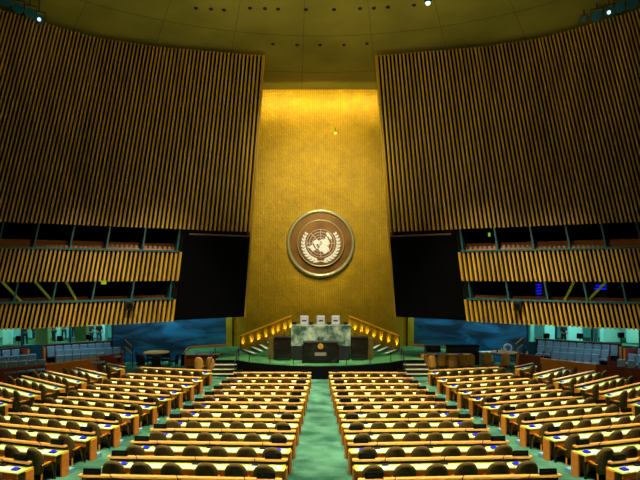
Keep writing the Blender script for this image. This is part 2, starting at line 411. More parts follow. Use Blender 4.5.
def lab_side(s): return 'left' if s < 0 else 'right'
for s in (-1,1):
    side = lab_side(s)
    # front steps
    t = thing('stage_steps', 'dark steps with pale edges up to the %s of the stage' % side, 'steps', (s*5.25,30.4,0), 0, 'dark steps up to the stage')
    for k, y0 in enumerate((29.45,29.9,30.4)):
        obj('step', bx(-.62,.62,y0-30.4,30.99-30.4 if k==2 else 30.99-30.4,.176*k,.176*(k+1)), M_black, t)
        obj('step_nosing', bx(-.62,.62,y0-30.4-.015,y0-30.4+.09,.176*(k+1)-.03,.176*(k+1)+.012), mat('cream_nosing', (214,206,150), .5), t)
    for xx in (-.66,.66):
        o = obj('handrail', tb([(xx,-.9,.0),(xx,-.9,.75),(xx,.65,1.4),(xx,.65,.71)], .02, 6), M_black, t)
    # low glass balustrade
    gpts = [f for f in front if f[0]*s >= 0]
    gpts = sorted(gpts, key=lambda f: abs(f[0]))
    t = thing('glass_balustrade', 'low clear glass balustrade along the %s half of the stage front' % side, 'balustrade', (s*2.5,30,SZ), 0, 'glass balustrades on the stage edge')
    for a, b in zip(gpts, gpts[1:]):
        bm = bmesh.new(); wallseg(bm, (a[0]-s*2.5,a[1]-30+.12), (b[0]-s*2.5,b[1]-30+.12), .012, 0, .48); obj('glass_pane', bm, M_glass, t)
    for a in gpts[1:]:
        obj('post', bx(a[0]-s*2.5-.02,a[0]-s*2.5+.02,a[1]-30+.1,a[1]-30+.14,0,.5), M_black, t)
    # green carpeted stair with white nosings
    t = thing('rostrum_stairs', 'green carpeted stairs with white edges rising to the rostrum from the %s' % side, 'stairs', (s*3.7,33,SZ), 0, 'green stairs beside the rostrum')
    nb = [(242.6,349.4,253,353.2,.17),(251.3,346.8,260,350.7,.34),(259,344.5,265.6,348.3,.51),(266.6,342,272.5,345.8,.68)]
    N4 = []
    for a,b_,c,d,z in nb:
        p = at(a,b_,SZ+z); q = at(c,d,SZ+z)
        N4.append((Vector((p.x*(-s)-s*3.7, p.y-33)), Vector((q.x*(-s)-s*3.7, q.y-33)), z))
    endp = Vector((-s*(-2.0)-s*3.7+0, 34.0-33)), Vector((-s*(-2.75)*1.0-s*3.7, 31.95-33))
    endp = (Vector((s*2.0-s*3.7, 1.3)), Vector((s*2.0-s*3.7, -.45)))
    for k, (p, q, z) in enumerate(N4):
        nx = N4[k+1][:2] if k < 3 else endp
        bm = bmesh.new(); prism(bm, [p, q, nx[1], nx[0]], 0, z-.03 if k < 3 else z); obj('step', bm, M_stagec, t)
        d = (endp[0]-p).normalized()*.16
        d = Vector((-s,0))*.14
        bm = bmesh.new(); prism(bm, [p, q, q+d, p+d], z-.03, z+.005); obj('step_nosing', bm, M_white, t)
    # gold parapet with sloping handrail
    h0 = Vector((s*4.98,34.75)); h1 = Vector((s*1.8,34.75))
    t = thing('stair_parapet', 'sloping gold parapet with bright handrail behind the %s rostrum stairs' % side, 'parapet', (s*3.4,34.75,SZ), 0, 'gold stair parapets')
    zz = lambda x: 1.64 + (2.9-1.64)*(4.98-abs(x))/3.18 - SZ
    bm = bmesh.new()
    vs = []
    for y in (-.05,.05):
        vs += [bm.verts.new((h0.x-s*3.4,y,0)), bm.verts.new((h1.x-s*3.4,y,0)), bm.verts.new((h1.x-s*3.4,y,zz(1.8))), bm.verts.new((h0.x-s*3.4,y,zz(4.98)))]
    for f in ((0,1,2,3),(7,6,5,4),(0,4,5,1),(1,5,6,2),(2,6,7,3),(3,7,4,0)): bm.faces.new([vs[i] for i in f])
    obj('parapet_panel', bm, M_gold, t)
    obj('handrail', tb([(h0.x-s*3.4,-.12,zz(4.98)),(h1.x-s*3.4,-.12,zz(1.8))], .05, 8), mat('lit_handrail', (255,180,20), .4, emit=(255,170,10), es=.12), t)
    obj('post', tb([(h0.x-s*3.4,-.12,0),(h0.x-s*3.4,-.12,zz(4.98))], .03, 6), M_black, t)
    for k, (px, py) in enumerate(((242.6,348),(251,345.5),(258.4,343),(265.6,340.6),(272.7,337),(278,335),(284.7,333),(290.7,331))):
        Y = 34.5; X = (px-320)*Y/F*(-s); z = CZ-(py-HY)*Y/F
        o = obj('uplight', tb([(0,0,-.05),(0,0,.05)], .06, 10), M_gold_t); o.location = (X,Y,z)
        if k == 0: pass
        props(o, 'small brass uplight at the %s rostrum parapet, %s from its outer end' % (side, ORD[k]), 'uplight', 'uplights along the stair parapets')
        sh = obj('bracket', tb([(0,0,0),(0,.2,0)], .02, 6), M_gold_t, o)
        ld = bpy.data.lights.new('uplight_lamp', 'SPOT'); ld.energy = 30; ld.color = (1,.74,.1); ld.spot_size = .8; ld.spot_blend = .9; ld.shadow_soft_size = .04
        lo = bpy.data.objects.new('uplight_lamp', ld); C.objects.link(lo); lo.location = (X,Y+.06,z+.07); lo.rotation_euler = (PI-.5,0,0)

# rostrum
dais = bx(-2.0,2.0,31.9,34.5,SZ,1.75); struct('floor_dais', dais, M_stagec)
for q in (-1,1):
    t = thing('side_counter', 'black marble counter flanking the green marble desk on its %s' % lab_side(q), 'counter', (0.05+q*2.16,31.1,SZ), 0, 'black counters flanking the marble desk')
    obj('counter_body', bx(-.46,.46,-.25,.25,.12,1.26), M_marb, t, bevel=.015)
    obj('counter_top', bx(-.48,.5,-.3,.3,1.26,1.3) if q > 0 else bx(-.5,.48,-.3,.3,1.26,1.3), M_black, t)
    obj('plinth', bx(-.42,.3,-.4,.25,0,.12) if q > 0 else bx(-.3,.42,-.4,.25,0,.12), M_black, t)
    obj('end_return', bx(.5,.8,-.05,.3,0,1.2) if q > 0 else bx(-.8,-.5,-.05,.3,0,1.2), mat('olive_gold', (96,76,20), .5), t)
t = thing('presiding_desk', 'high green marble desk on the rostrum in front of white chairs', 'desk', (.05,31.0,SZ))
obj('marble_front', bx(-1.67,1.67,-.22,-.1,.80,1.95), M_green, t, bevel=.01)
obj('desk_top', bx(-1.67,1.67,-.1,.62,1.90,1.95), M_green, t)
for s in (-1,1): obj('side_panel', bx(s*1.64-.03,s*1.64+.03,-.1,.62,1.05,1.90), M_green, t)
obj('desk_base', bx(-1.6,1.6,-.2,-.1,.0,.80), M_black, t)
# white chairs
wp = None
for i, (X, w) in enumerate(((-.94,'left'),(.05,'middle'),(.94,'right'))):
    lab = 'white high-backed chair behind the green marble desk, %s of three' % w
    if wp is None:
        wp = thing('white_chair', lab, 'chair', (X,32.75,1.75), 0, 'white chairs behind the marble desk')
        obj('seat', bx(-.26,.26,-.22,.28,.4,.5), M_white, wp, bevel=.03)
        obj('backrest', bx(-.26,.26,.22,.38,.5,1.3), M_white, wp, bevel=.075)
        obj('head_cushion', bx(-.13,.13,.2,.25,.95,1.03), M_black, wp, bevel=.02)
        for sx in (-1,1):
            obj('armrest', bx(sx*.29-.03,sx*.29+.03,-.2,.26,.4,.66), M_white, wp)
            for sy in (-.18,.3): obj('leg', tb([(sx*.22,sy,.4),(sx*.22,sy,0)], .025, 6), M_black, wp)
    else: dup(wp, (X,32.75,1.75), 0, lab, 'white chairs behind the marble desk')
mp_ = None
for i, (X, w) in enumerate(((-1.45,'left end'),(-.5,'left middle'),(.52,'right middle'),(1.45,'right end'))):
    lab = 'small dark desk monitor at the %s of the green marble desk' % w
    if mp_ is None:
        mp_ = thing('desk_monitor', lab, 'monitor', (X,31.2,SZ+1.952), 0, 'monitors on the marble desk')
        obj('base', bx(-.08,.08,-.05,.05,0,.015), M_black, mp_); obj('display', bx(-.13,.13,-.01,.01,.03,.16), M_black, mp_); obj('neck', bx(-.02,.02,.01,.03,0,.1), M_black, mp_)
    else: dup(mp_, (X,31.2,SZ+1.952), 0, lab, 'monitors on the marble desk')
# podium
t = thing('speaker_podium', 'black marble speaker podium with small gold emblem at stage centre', 'podium', (.03,29.7,SZ))
obj('podium_body', bx(-.93,.93,0,.55,0,1.1), M_marb, t, bevel=.015)
obj('podium_top', bx(-.95,.95,-.03,.6,1.1,1.17), M_black, t, bevel=.01)
obj('side_wing', bx(-1.0,-.93,.05,.5,0,1.0), M_marb, t); obj('side_wing', bx(.93,1.0,.05,.5,0,1.0), M_marb, t)
bm = bmesh.new(); bmesh.ops.create_cone(bm, cap_ends=True, segments=28, radius1=.15, radius2=.15, depth=.03); o = obj('gold_emblem', bm, mat('bright_gold', (240,170,50), .35, metal=.4), t); o.rotation_euler = (PI/2,0,0); o.location = (0,-.02,.93)
bm = bmesh.new()
for r_ in (.05,.1):
    pts = [(r_*math.cos(2*PI*k/20), r_*math.sin(2*PI*k/20), 0) for k in range(21)]; tube(bm, pts, .006, 4)
tube(bm, [(-.12,0,0),(.12,0,0)], .006, 4); tube(bm, [(0,-.12,0),(0,.12,0)], .006, 4)
e = obj('emblem_lines', bm, M_brown, o); e.location = (0,0,.018)
obj('plaque', bx(-.31,.31,-.02,0,.42,.6), mat('plaque_stone', (120,110,90), .5), t)
for x in (-.12,.12):
    obj('microphone', tb([(x,.2,1.17),(x,.12,1.32),(x*.7,.0,1.4)], .012, 6), M_black, t)

# emblem on the gold wall
EC = Vector((.05, 36.98, 7.6)); K = 36.8/F
em = thing('wall_emblem', 'round bronze and white world map emblem with laurel branches on gold wall', 'emblem', EC)
def ring(bm, R, r, y, n=72, m=8):
    rings = []
    for k in range(n):
        a = 2*PI*k/n; c = Vector((R*math.cos(a), y, R*math.sin(a))); d = Vector((math.cos(a),0,math.sin(a)))
        rings.append([bm.verts.new(c + d*r*math.cos(2*PI*j/m) + Vector((0,1,0))*r*math.sin(2*PI*j/m)) for j in range(m)])
    for k in range(n):
        A, B = rings[k], rings[(k+1)%n]
        for j in range(m): bm.faces.new((A[j], A[(j+1)%m], B[(j+1)%m], B[j]))
def disc(bm, R, y0, y1, n=72):
    a = [bm.verts.new((R*math.cos(2*PI*k/n), y0, R*math.sin(2*PI*k/n))) for k in range(n)]
    b = [bm.verts.new((R*math.cos(2*PI*k/n), y1, R*math.sin(2*PI*k/n))) for k in range(n)]
    bm.faces.new(a); bm.faces.new(b[::-1])
    for k in range(n): bm.faces.new((a[k], a[(k+1)%n], b[(k+1)%n], b[k]))
bm = bmesh.new(); disc(bm, 2.1, .1, -.05); obj('backing_disc', bm, M_embrown, em)
bm = bmesh.new(); ring(bm, 2.17, .13, -.06); obj('outer_ring', bm, M_silver, em, smooth=True)
bm = bmesh.new(); disc(bm, 1.53, -.05, -.22); obj('inner_disc', bm, M_embrown, em)
bm = bmesh.new(); ring(bm, 1.54, .04, -.22); obj('inner_ring', bm, M_silver, em, smooth=True)
bm = bmesh.new()
for i in range(1,6): ring(bm, .93*i/5, .011, -.235, 60, 5)
for k in range(4):
    a = PI*k/4; d = Vector((math.cos(a),0,math.sin(a)))*.95; off = Vector((0,-.235,0)); tube(bm, [off-d, off+d], .011, 5)
obj('map_grid', bm, M_emwhite, em)
bm = bmesh.new()
def em_poly(bm, pts, y0=-.225, y1=-.27):
    q = [((x-245)/12*K, -(z-235)/12*K) for x, z in pts]
    a = [bm.verts.new((x,y0,z)) for x,z in q]; b = [bm.verts.new((x,y1,z)) for x,z in q]
    bm.faces.new(a); bm.faces.new(b[::-1])
    for k in range(len(q)): bm.faces.new((a[k], a[(k+1)%len(q)], b[(k+1)%len(q)], b[k]))
em_poly(bm, [(150,222),(160,208),(185,192),(205,196),(225,206),(245,196),(262,186),(285,190),(300,178),(325,188),(345,205),(352,240),(338,262),(330,258),(322,272),(334,282),(346,296),(342,318),(330,332),(318,350),(300,362),(278,358),(270,340),(252,330),(238,334),(222,318),(212,300),(222,296),(232,282),(228,262),(242,262),(256,252),(262,232),(255,214),(240,212),(232,228),(234,250),(220,252),(205,240),(192,262),(200,285),(212,290),(205,302),(190,296),(170,262),(160,240)])
em_poly(bm, [(82,272),(108,276),(128,262),(146,252),(158,268),(166,290),(184,306),(176,324),(152,328),(132,322),(122,300),(98,290)])
em_poly(bm, [(308,112),(322,104),(344,116),(352,134),(370,152),(378,178),(372,192),(352,186),(338,160),(318,150)])
em_poly(bm, [(300,158),(316,160),(332,178),(322,190),(300,178)])
em_poly(bm, [(332,318),(346,310),(352,322),(342,334)])
obj('continents', bm, M_emwhite, em)
for s in (-1,1):
    bm = bmesh.new()
    def lp(deg, R): a = math.radians(deg); return Vector((s*R*math.sin(a), -.24, -R*math.cos(a)-.02))
    tube(bm, [lp(d, 1.17+.02*math.sin(d/20)) for d in range(0, 128, 8)], .02, 5)
    for i, d in enumerate(range(10, 128, 11)):
        for side_ in (-1,1):
            b0 = lp(d, 1.17); tan = (lp(d+4,1.17)-b0).normalized(); nor = Vector((b0.x,0,b0.z)).normalized()
            ln = .36 - .0012*d; dr = (tan*.86 + nor*side_*.5).normalized(); w = dr.cross(Vector((0,1,0))).normalized()*.07
            pts = [b0, b0+dr*ln*.35+w, b0+dr*ln*.7+w*.8, b0+dr*ln, b0+dr*ln*.7-w*.8, b0+dr*ln*.35-w]
            a_ = [bm.verts.new(p+Vector((0,.02,0))) for p in pts]; c_ = [bm.verts.new(p-Vector((0,.03,0))) for p in pts]
            bm.faces.new(a_); bm.faces.new(c_[::-1])
            for k in range(6): bm.faces.new((a_[k], a_[(k+1)%6], c_[(k+1)%6], c_[k]))
    tube(bm, [lp(0,1.17), lp(-8,1.22), lp(-13,1.3)], .03, 5)
    obj('laurel_branch', bm, M_emwhite, em)
# tiny lamp on the gold wall
o = obj('wall_lamp', tb([(0,0,0),(0,0,.12)], .06, 8), M_warm); o.location = (1.03, 36.9, CZ+(HY-134)*36.9/F)
props(o, 'tiny bright lamp high on the gold wall above the emblem', 'lamp')
obj('bracket', tb([(0,.02,.1),(0,.1,.45)], .03, 6), M_black, o)

# ------------------------------------------------------------------ delegates' chairs and desks
def shell_mesh(W, H0, H1, th, curv, name, m):
    bm = bmesh.new(); nx, nz = 8, 9; fr, bk = [], []
    for j in range(nz+1):
        v = j/nz; z = H0 + (H1-H0)*v
        # narrow foot, widest at two thirds, domed top
        if v > .55: w = max(0, 1-((v-.55)/.47)**2.5)**.5
        else: w = .80 + .20*math.sin(PI/2*min(1, v/.5))
        w = max(w, .34)*W/2
        rf, rb = [], []
        for i in range(nx+1):
            x = -w + 2*w*i/nx; e = 1-abs(2*i/nx-1)**4*.7
            y = -curv*(1-(x/(W/2))**2) - .10*(v-.2) + curv
            y = curv*((x/(W/2))**2) - .06*v
            rf.append(bm.verts.new((x, y + th/2*e, z))); rb.append(bm.verts.new((x, y - th/2*e, z)))
        fr.append(rf); bk.append(rb)
    for g, fl in ((fr,0),(bk,1)):
        for j in range(nz):
            for i in range(nx):
                f = (g[j][i], g[j][i+1], g[j+1][i+1], g[j+1][i]); bm.faces.new(f[::-1] if fl else f)
    for j in range(nz):
        bm.faces.new((fr[j][0], fr[j+1][0], bk[j+1][0], bk[j][0])); bm.faces.new((fr[j][nx], bk[j][nx], bk[j+1][nx], fr[j+1][nx]))
    for i in range(nx):
        bm.faces.new((fr[0][i], bk[0][i], bk[0][i+1], fr[0][i+1])); bm.faces.new((fr[nz][i], fr[nz][i+1], bk[nz][i+1], bk[nz][i]))
    bmesh.ops.recalc_face_normals(bm, faces=bm.faces)
    return bm
def make_chair(name, label, fabric, leg, loc, rz, group):
    t = thing(name, label, 'chair', loc, rz, group)
    o = obj('backrest', shell_mesh(.50,.2,.82,.08,.07,'b',fabric), fabric, t, smooth=True); o.location = (0,-.22,0)
    obj('seat', bx(-.22,.22,-.22,.22,.32,.40), fabric, t, bevel=.035)
    for sx in (-1,1):
        obj('armrest', tb([(sx*.23,-.22,.42),(sx*.25,-.05,.44),(sx*.24,.04,.43),(sx*.22,.06,.36)], .02, 6), leg, t)
        for sy in (-1,1):
            obj('leg', tb([(sx*.17,sy*.15,.34),(sx*.2,sy*.2,0)], .026, 6, .018), leg, t)
    return t
chair0 = None; nchair = 0
def put_chair(x, y, rz, label, group):
    global chair0, nchair
    loc = (x, y, floor_z(x, y)+.004)
    px, py = topx((x, y, loc[2]+.9))
    if px < -9 or px > 649 or py > 484: return
    nchair += 1
    if chair0 is None: chair0 = make_chair('delegate_chair', label, M_chair, M_cleg, loc, rz, group)
    else: dup(chair0, loc, rz, label, group)

protos = {}
def desk_row(inner, outer, s, n, block, row, aisle, over=.0, plates=True, cons=True, mics=False, inset=.0, rowword=None):
    inner = Vector(inner); outer = Vector(outer); mid = (inner+outer)/2; L = (outer-inner).length
    d = (outer-inner).normalized(); z0 = max(floor_z(inner.x,inner.y), floor_z(outer.x,outer.y), floor_z(mid.x, mid.y))
    rz = math.atan2(d.y, d.x) if s > 0 else math.atan2(-d.y, -d.x)      # local x grows to the right, local y to the stage
    rw = '%s row from the stage' % ORD[row]
    t = thing('delegate_desk', 'long orange wood desk with pale green top, %s, %s' % (rw, block), 'desk', (mid.x, mid.y, z0), rz, 'long delegate desks')
    h = L/2
    obj('rail', bx(-h-over,h+over,-.11,.0,.67,.72), M_wood2, t, bevel=.01)
    obj('rail_shade_strip', bx(-h+.02,h-.02,-.035,-.005,.60,.67), M_black, t)  # black strip standing in for the shade under the rail
    obj('desktop', bx(-h,h,-.46,-.03,.565,.597), M_desk, t, bevel=.006)
    obj('lit_desk_strip', bx(-h+.06,h-.06,-.43,-.2,.597,.603), M_desk_lit, t)  # near strip coloured paler, for light falling on the desktop
    obj('apron', bx(-h+.02,h-.02,-.45,-.42,.44,.565), M_wood, t)
    obj('front_panel', bx(-h,h,-.03,.0,.03,.6), M_wood, t)
    for sg in (-1,1):
        obj('end_panel', bx(sg*h-.03,sg*h+.03,-.26,-.03,.0,.565), M_wood, t, bevel=.006)
        obj('leg', bx(sg*(h-.06)-.02,sg*(h-.06)+.02,-.43,-.39,.0,.45), M_black, t)
    obj('plinth', bx(-h,h,.0,.2,.0,.1), M_paleblue, t)
    R = Matrix.Rotation(rz, 3, 'Z')
    def W(lx, ly, lz): return Vector((mid.x, mid.y, z0)) + R @ Vector((lx,ly,lz))
    # chairs, counted from the aisle
    pitch = .655 if n == 6 else .66
    for k in range(n):
        lx = (h - .36 - k*(L-.72)/max(1,n-1) if n > 3 else h-.36-k*.64)
        if s > 0: lx = -lx
        # inner end: right end for left blocks
        jit = random.uniform(-.03,.03); p = W(lx + jit, -.53 + random.uniform(-.03,.05), 0)
        put_chair(p.x, p.y, rz + random.uniform(-.08,.08), 'brown padded chair, %s from %s, %s, %s' % (ORD[k], aisle, rw, block), 'brown chairs at the delegate desks')
    def item(key, lx, ly, lz, label, group, make, rot=0):
        p = W(lx, ly, lz); px, py = topx(p)
        if px < -6 or px > 646 or py > 486: return
        if key not in protos: protos[key] = make(p, rz+rot, label, group)
        else: dup(protos[key], p, rz+rot, label, group)
    ins, ots = (h, -h) if s < 0 else (-h, h)        # local x of aisle end / far end
    sg = 1 if s < 0 else -1
    if plates:
        def mk(p, r, l, g):
            o = thing('nameplate_holder', l, 'nameplate', p, r, g)
            pl_ = obj('plate', bx(-.18,.18,-.02,.02,.01,.12), M_riser, o, bevel=.004)
            obj('plate_face', bx(-.15,.15,-.026,-.02,.035,.095), mat('plate_green', (20,26,10), .7, spec=.1), pl_)
            obj('foot', bx(-.19,.19,-.045,.045,0,.012), M_black, o)
            return o
        for lx, w in ((ins - sg*.3,'near end'),(ots + sg*.25,'far end')):
            item('plate', lx, -.055, .722, 'black nameplate holder, %s of rail, %s, %s' % ('aisle end' if w=='near end' else 'far end', rw, block), 'black nameplate holders on the rails', mk)
    if cons:
        def mk(p, r, l, g):
            o = thing('voting_console', l, 'console', p, r, g)
            obj('base', bx(-.075,.075,-.06,.06,0,.03), M_black, o); d_ = obj('display', bx(-.06,.06,-.045,.045,.03,.042), M_ledblue, o); d_.rotation_euler = (.25,0,0)
            return o
        ends = ((ins-sg*.3,'aisle end'),(ots+sg*.45,'far end')) if abs(s) and block.endswith('centre block') else ((ins-sg*.2,'aisle end'),)
        for lx, w in ends:
            if w == 'far end' or not block.endswith('centre block') or row % 3 == 0:
                item('console', lx, -.3, .604, 'desk console with blue display, %s, %s, %s' % (w, rw, block), 'blue lit consoles on the desks', mk)
        def mk2(p, r, l, g):
            o = obj('paper_pad', bx(-.1,.1,-.1,.1,0,.012), M_paper); o.location = p; o.rotation_euler = (0,0,r); return props(o, l, 'paper', g)
        def mk2(p, r, l, g):
            o = obj('paper_pad', bx(-.08,.08,-.1,.1,0,.012), M_paper); o.location = p; o.rotation_euler = (0,0,r); return props(o, l, 'paper', g)
        item('pad', (ots + sg*.78) if block.endswith('centre block') else ins - sg*.42, -.3, .604, 'white paper pad beside blue console, %s, %s' % (rw, block), 'white paper pads beside the consoles', mk2, .2)
    if mics:
        def mk3(p, r, l, g):
            o = thing('desk_microphone', l, 'microphone', p, r, g)
            obj('base', bx(-.07,.07,-.05,.05,0,.035), M_black, o, bevel=.006)
            obj('gooseneck', tb([(0,0,.03),(0,-.01,.14),(0,-.08,.2)], .009, 6), M_black, o)
            return o
        for k in range(n//2):
            lx = h - .36 - (2*k+.5)*(L-.72)/(n-1)
            if s > 0: lx = -lx
            item('mic', lx, -.16, .598, 'black desk microphone, %s from the aisle, %s, %s' % (ORD[k], rw, block), 'microphones on the desks', mk3)
for s in (-1,1):
    side = lab_side(s)
    for i in range(12):
        Y = 26.3 - 1.38*i; d = 26.3 - Y
        xi = .45+.0225*d; xo = 4.12+.055*d
        desk_row((s*xi, Y+.005*i), (s*xo, Y+.028*i), s, 6, side+' centre block', i, 'centre aisle', over=.03, mics=(i >= 6))
    Bl = [(212,370),(203,377),(194,383),(182.5,389.5),(171,395.5),(157,403),(139,411),(120,421),(97,432),(69,445),(34,461)]
    for i, (px, py) in enumerate(Bl):
        p = at_floor(px, py, .72); a = math.radians(14.5 + .2*i); L = 4.1 if i > 1 else 3.9
        q = (p.x - L*math.cos(a), p.y + L*math.sin(a))
        desk_row((p.x*(-s), p.y), (q[0]*(-s), q[1]), s, 6, side+' side block', i, 'inner aisle', over=-.04, plates=(i >= 5), mics=(i >= 7))
    Cl = [(125,366,2,40),(107,374,4,41),(87,379,5,38),(65.5,385,5,37),(41,391.5,5,35),(12.5,400,5,33)]
    for i, (px, py, n, ang) in enumerate(Cl):
        p = at_floor(px, py, .72); a = math.radians(ang); L = n*.66+.3
        q = (p.x - L*math.cos(a), p.y + L*math.sin(a))
        desk_row((p.x*(-s), p.y), (q[0]*(-s), q[1]), s, n, 'far %s block' % side, i, 'side aisle', over=.03, plates=False, mics=False)
print('CHAIRS', nchair)

# ------------------------------------------------------------------ side furniture by the stage
tanp = make_chair('tan_chair', 'x', M_tan, M_cleg, (0,0,0), 0, 'tan chairs by the stage')
for ch in tanp.children:
    if ch.name.startswith('backrest'): ch.scale = (.96,1,1.15)
first = True
for s, lst in ((1, [(424,352.5),(432,354),(441.5,352.5),(452,353.5),(461,352),(470,353)]), (-1, [(199.5,356),(212,355.5)])):
    for k, (px, py) in enumerate(lst):
        p = at(px, py, 1.0); rz = random.uniform(-.3,.3)
        lab = 'tan curved-back chair at the %s stage-side desk, %s from the left' % (lab_side(s), ORD[k])
        if first:
            tanp.location = (p.x,p.y,floor_z(p.x,p.y)+.004); tanp.rotation_euler = (0,0,rz); tanp['label'] = lab; first = False
        else: dup(tanp, (p.x,p.y,floor_z(p.x,p.y)+.004), rz, lab, 'tan chairs by the stage')
for s, x0, x1 in ((1,6.0,9.1),(-1,-8.0,-6.0)):
    t = thing('side_desk', 'orange wooden desk with tan chairs beside the %s stage steps' % lab_side(s), 'desk', ((x0+x1)/2, 32.85, 0))
    w = (x1-x0)/2
    obj('desktop', bx(-w,w,-.25,.25,.72,.76), M_wood2, t, bevel=.01); obj('front_panel', bx(-w,w,.2,.25,0,.72), M_wood, t)
    for sg in (-1,1): obj('end_panel', bx(sg*w-.03,sg*w+.03,-.25,.2,0,.72), M_wood, t)
    for k in range(2):
        o = dup(protos['console'], ((x0+x1)/2 + w*(-.35+.8*k), 32.8, .762), 0, 'blue lit console on the %s stage-side desk, %s from the left' % (lab_side(s), ORD[k]), 'blue lit consoles on the desks')
# black cabinet, white cabinet, tables
t = thing('piano_case', 'long black box cabinet below the right blue wall', 'cabinet', (8.75,33.8,0))
obj('body', bx(-.95,.95,-.3,.3,0,1.1), M_black, t, bevel=.02); obj('lid', bx(-.98,.98,-.32,.32,1.1,1.17), M_screen, t, bevel=.01)
t = thing('white_cabinet', 'small white cabinet between the black box and the round table', 'cabinet', (9.95,32.9,0))
obj('body', bx(-.36,.36,-.25,.25,0,.82), mat('grey_paint', (120,130,120), .5), t, bevel=.01); obj('top', bx(-.4,.4,-.28,.28,.82,.9), M_white, t, bevel=.01); obj('door', bx(.02,.33,-.27,-.25,.08,.76), M_white, t)
t = thing('black_case', 'black low case on the floor left of the black box', 'case', (7.0,34.2,SZ))
obj('body', bx(-.45,.45,-.25,.25,0,.42), M_black, t, bevel=.02); obj('handle', tb([(-.15,-.26,.25),(-.15,-.3,.25),(.15,-.3,.25),(.15,-.26,.25)], .015, 6), M_teal, t)
chb = make_chair('black_chair', 'x', M_black, M_black, (0,0,0), 0, 'dark chairs at the left table')
def round_tab(x, y, label, m):
    t = thing('round_table', label, 'table', (x,y,floor_z(x,y)))
    bm = bmesh.new(); bmesh.ops.create_cone(bm, cap_ends=True, segments=32, radius1=.75, radius2=.75, depth=.04, matrix=Matrix.Translation((0,0,.84))); obj('tabletop', bm, m, t)
    obj('pedestal', tb([(0,0,.03),(0,0,.83)], .07, 10), M_black, t)
    bm = bmesh.new(); bmesh.ops.create_cone(bm, cap_ends=True, segments=24, radius1=.35, radius2=.3, depth=.03, matrix=Matrix.Translation((0,0,.018))); obj('foot', bm, M_black, t)
round_tab(10.75, 32.1, 'orange wooden round table by the right blue wall', M_wood2)
for k, (dx, dy, r) in enumerate(((-.95,-.35,-.9),(-.3,-1.0,-.1),(.45,-.9,.3),(.95,-.3,1.1))):
    dup(tanp, (10.75+dx,32.1+dy,floor_z(10.75+dx,32.1+dy)+.004), r, 'tan chair at the round table by right blue wall, %s from the left' % ORD[k], 'tan chairs at the round table')
o = obj('round_case', tb([(0,-.04,.28),(0,.04,.28)], .26, 24), M_white); o.location = (10.95,32.1,.95); props(o, 'round white and blue disc standing on the right round table', 'disc')
f = obj('disc_face', tb([(0,-.06,.28),(0,-.04,.28)], .17, 24), mat('disc_blue', (40,130,190), .5), o)
for k, dx in enumerate((-.45,-.2,.05)):
    o = obj('bottle', tb([(0,0,0),(0,0,.16),(0,0,.22),(0,0,.3)], .05, 10, .02), M_white if k else M_black); o.location = (10.75+dx,31.95,.95); props(o, '%s bottle on the right round table, %s from the left' % ('dark' if k==0 else 'white', ORD[k]), 'bottle', 'bottles on the round table')
    obj('cap', tb([(0,0,.3),(0,0,.33)], .022, 8), M_black, o)
round_tab(-9.7, 32.6, 'wooden round table with dark chairs by the left blue wall', M_wood2)
for k, (dx, dy, r) in enumerate(((-1.0,.2,-1.4),(-.55,.85,-2.6),(.3,.9,3.4),(1.0,.1,1.5),(.3,-1.0,.1),(-.5,-.9,-.3))):
    lab = 'black chair at the left round table, %s going clockwise from its left side' % ORD[k]
    if k == 0: chb.location = (-9.7+dx,32.6+dy,floor_z(-9.7+dx,32.6+dy)+.004); chb.rotation_euler = (0,0,r); chb['label'] = lab
    else: dup(chb, (-9.7+dx,32.6+dy,floor_z(-9.7+dx,32.6+dy)+.004), r, lab, 'dark chairs at the left table')
# wooden partition and handrails
bm = bmesh.new(); wallseg(bm, (-8.5,35.3), (-8.2,33.3), .08, 0, .82); o = obj('low_partition', bm, M_wood); props(o, 'low orange wood partition at the left edge of the stage wing', 'partition')
for s in (-1,1):
    t = thing('brass_handrail', 'pair of brass handrails beside the %s blue wall end' % lab_side(s), 'handrail', (s*11.0 if s < 0 else 11.9, 31.7 if s < 0 else 32.9,0), 0, 'brass handrails by the blue walls')
    for k in (0,1):
        obj('rail', tb([(s*.25,0,1.75-.4*k),(-s*.2,0,1.35-.4*k)], .03, 6), M_gold_t, t)
    for xx, zz_ in ((s*.25,1.75),(-s*.2,1.35)): obj('post', tb([(xx,0,0),(xx,0,zz_)], .025, 6), M_black, t)

# ------------------------------------------------------------------ side galleries
def orient(d): return math.atan2(d.y, d.x)
seat0 = None
def make_seat(label, loc, rz, group):
    t = thing('gallery_armchair', label, 'chair', loc, rz, group)
    obj('backrest', bx(-.195,.195,.12,.24,.36,.86), M_blueseat, t, bevel=.05)
    obj('cushion', bx(-.19,.19,-.22,.14,.3,.42), M_blueseat, t, bevel=.03)
    obj('armrest', bx(.2,.235,-.18,.2,.0,.56), M_redwood, t)
    obj('base', bx(-.16,.16,-.1,.14,0,.3), M_black, t)
    return t
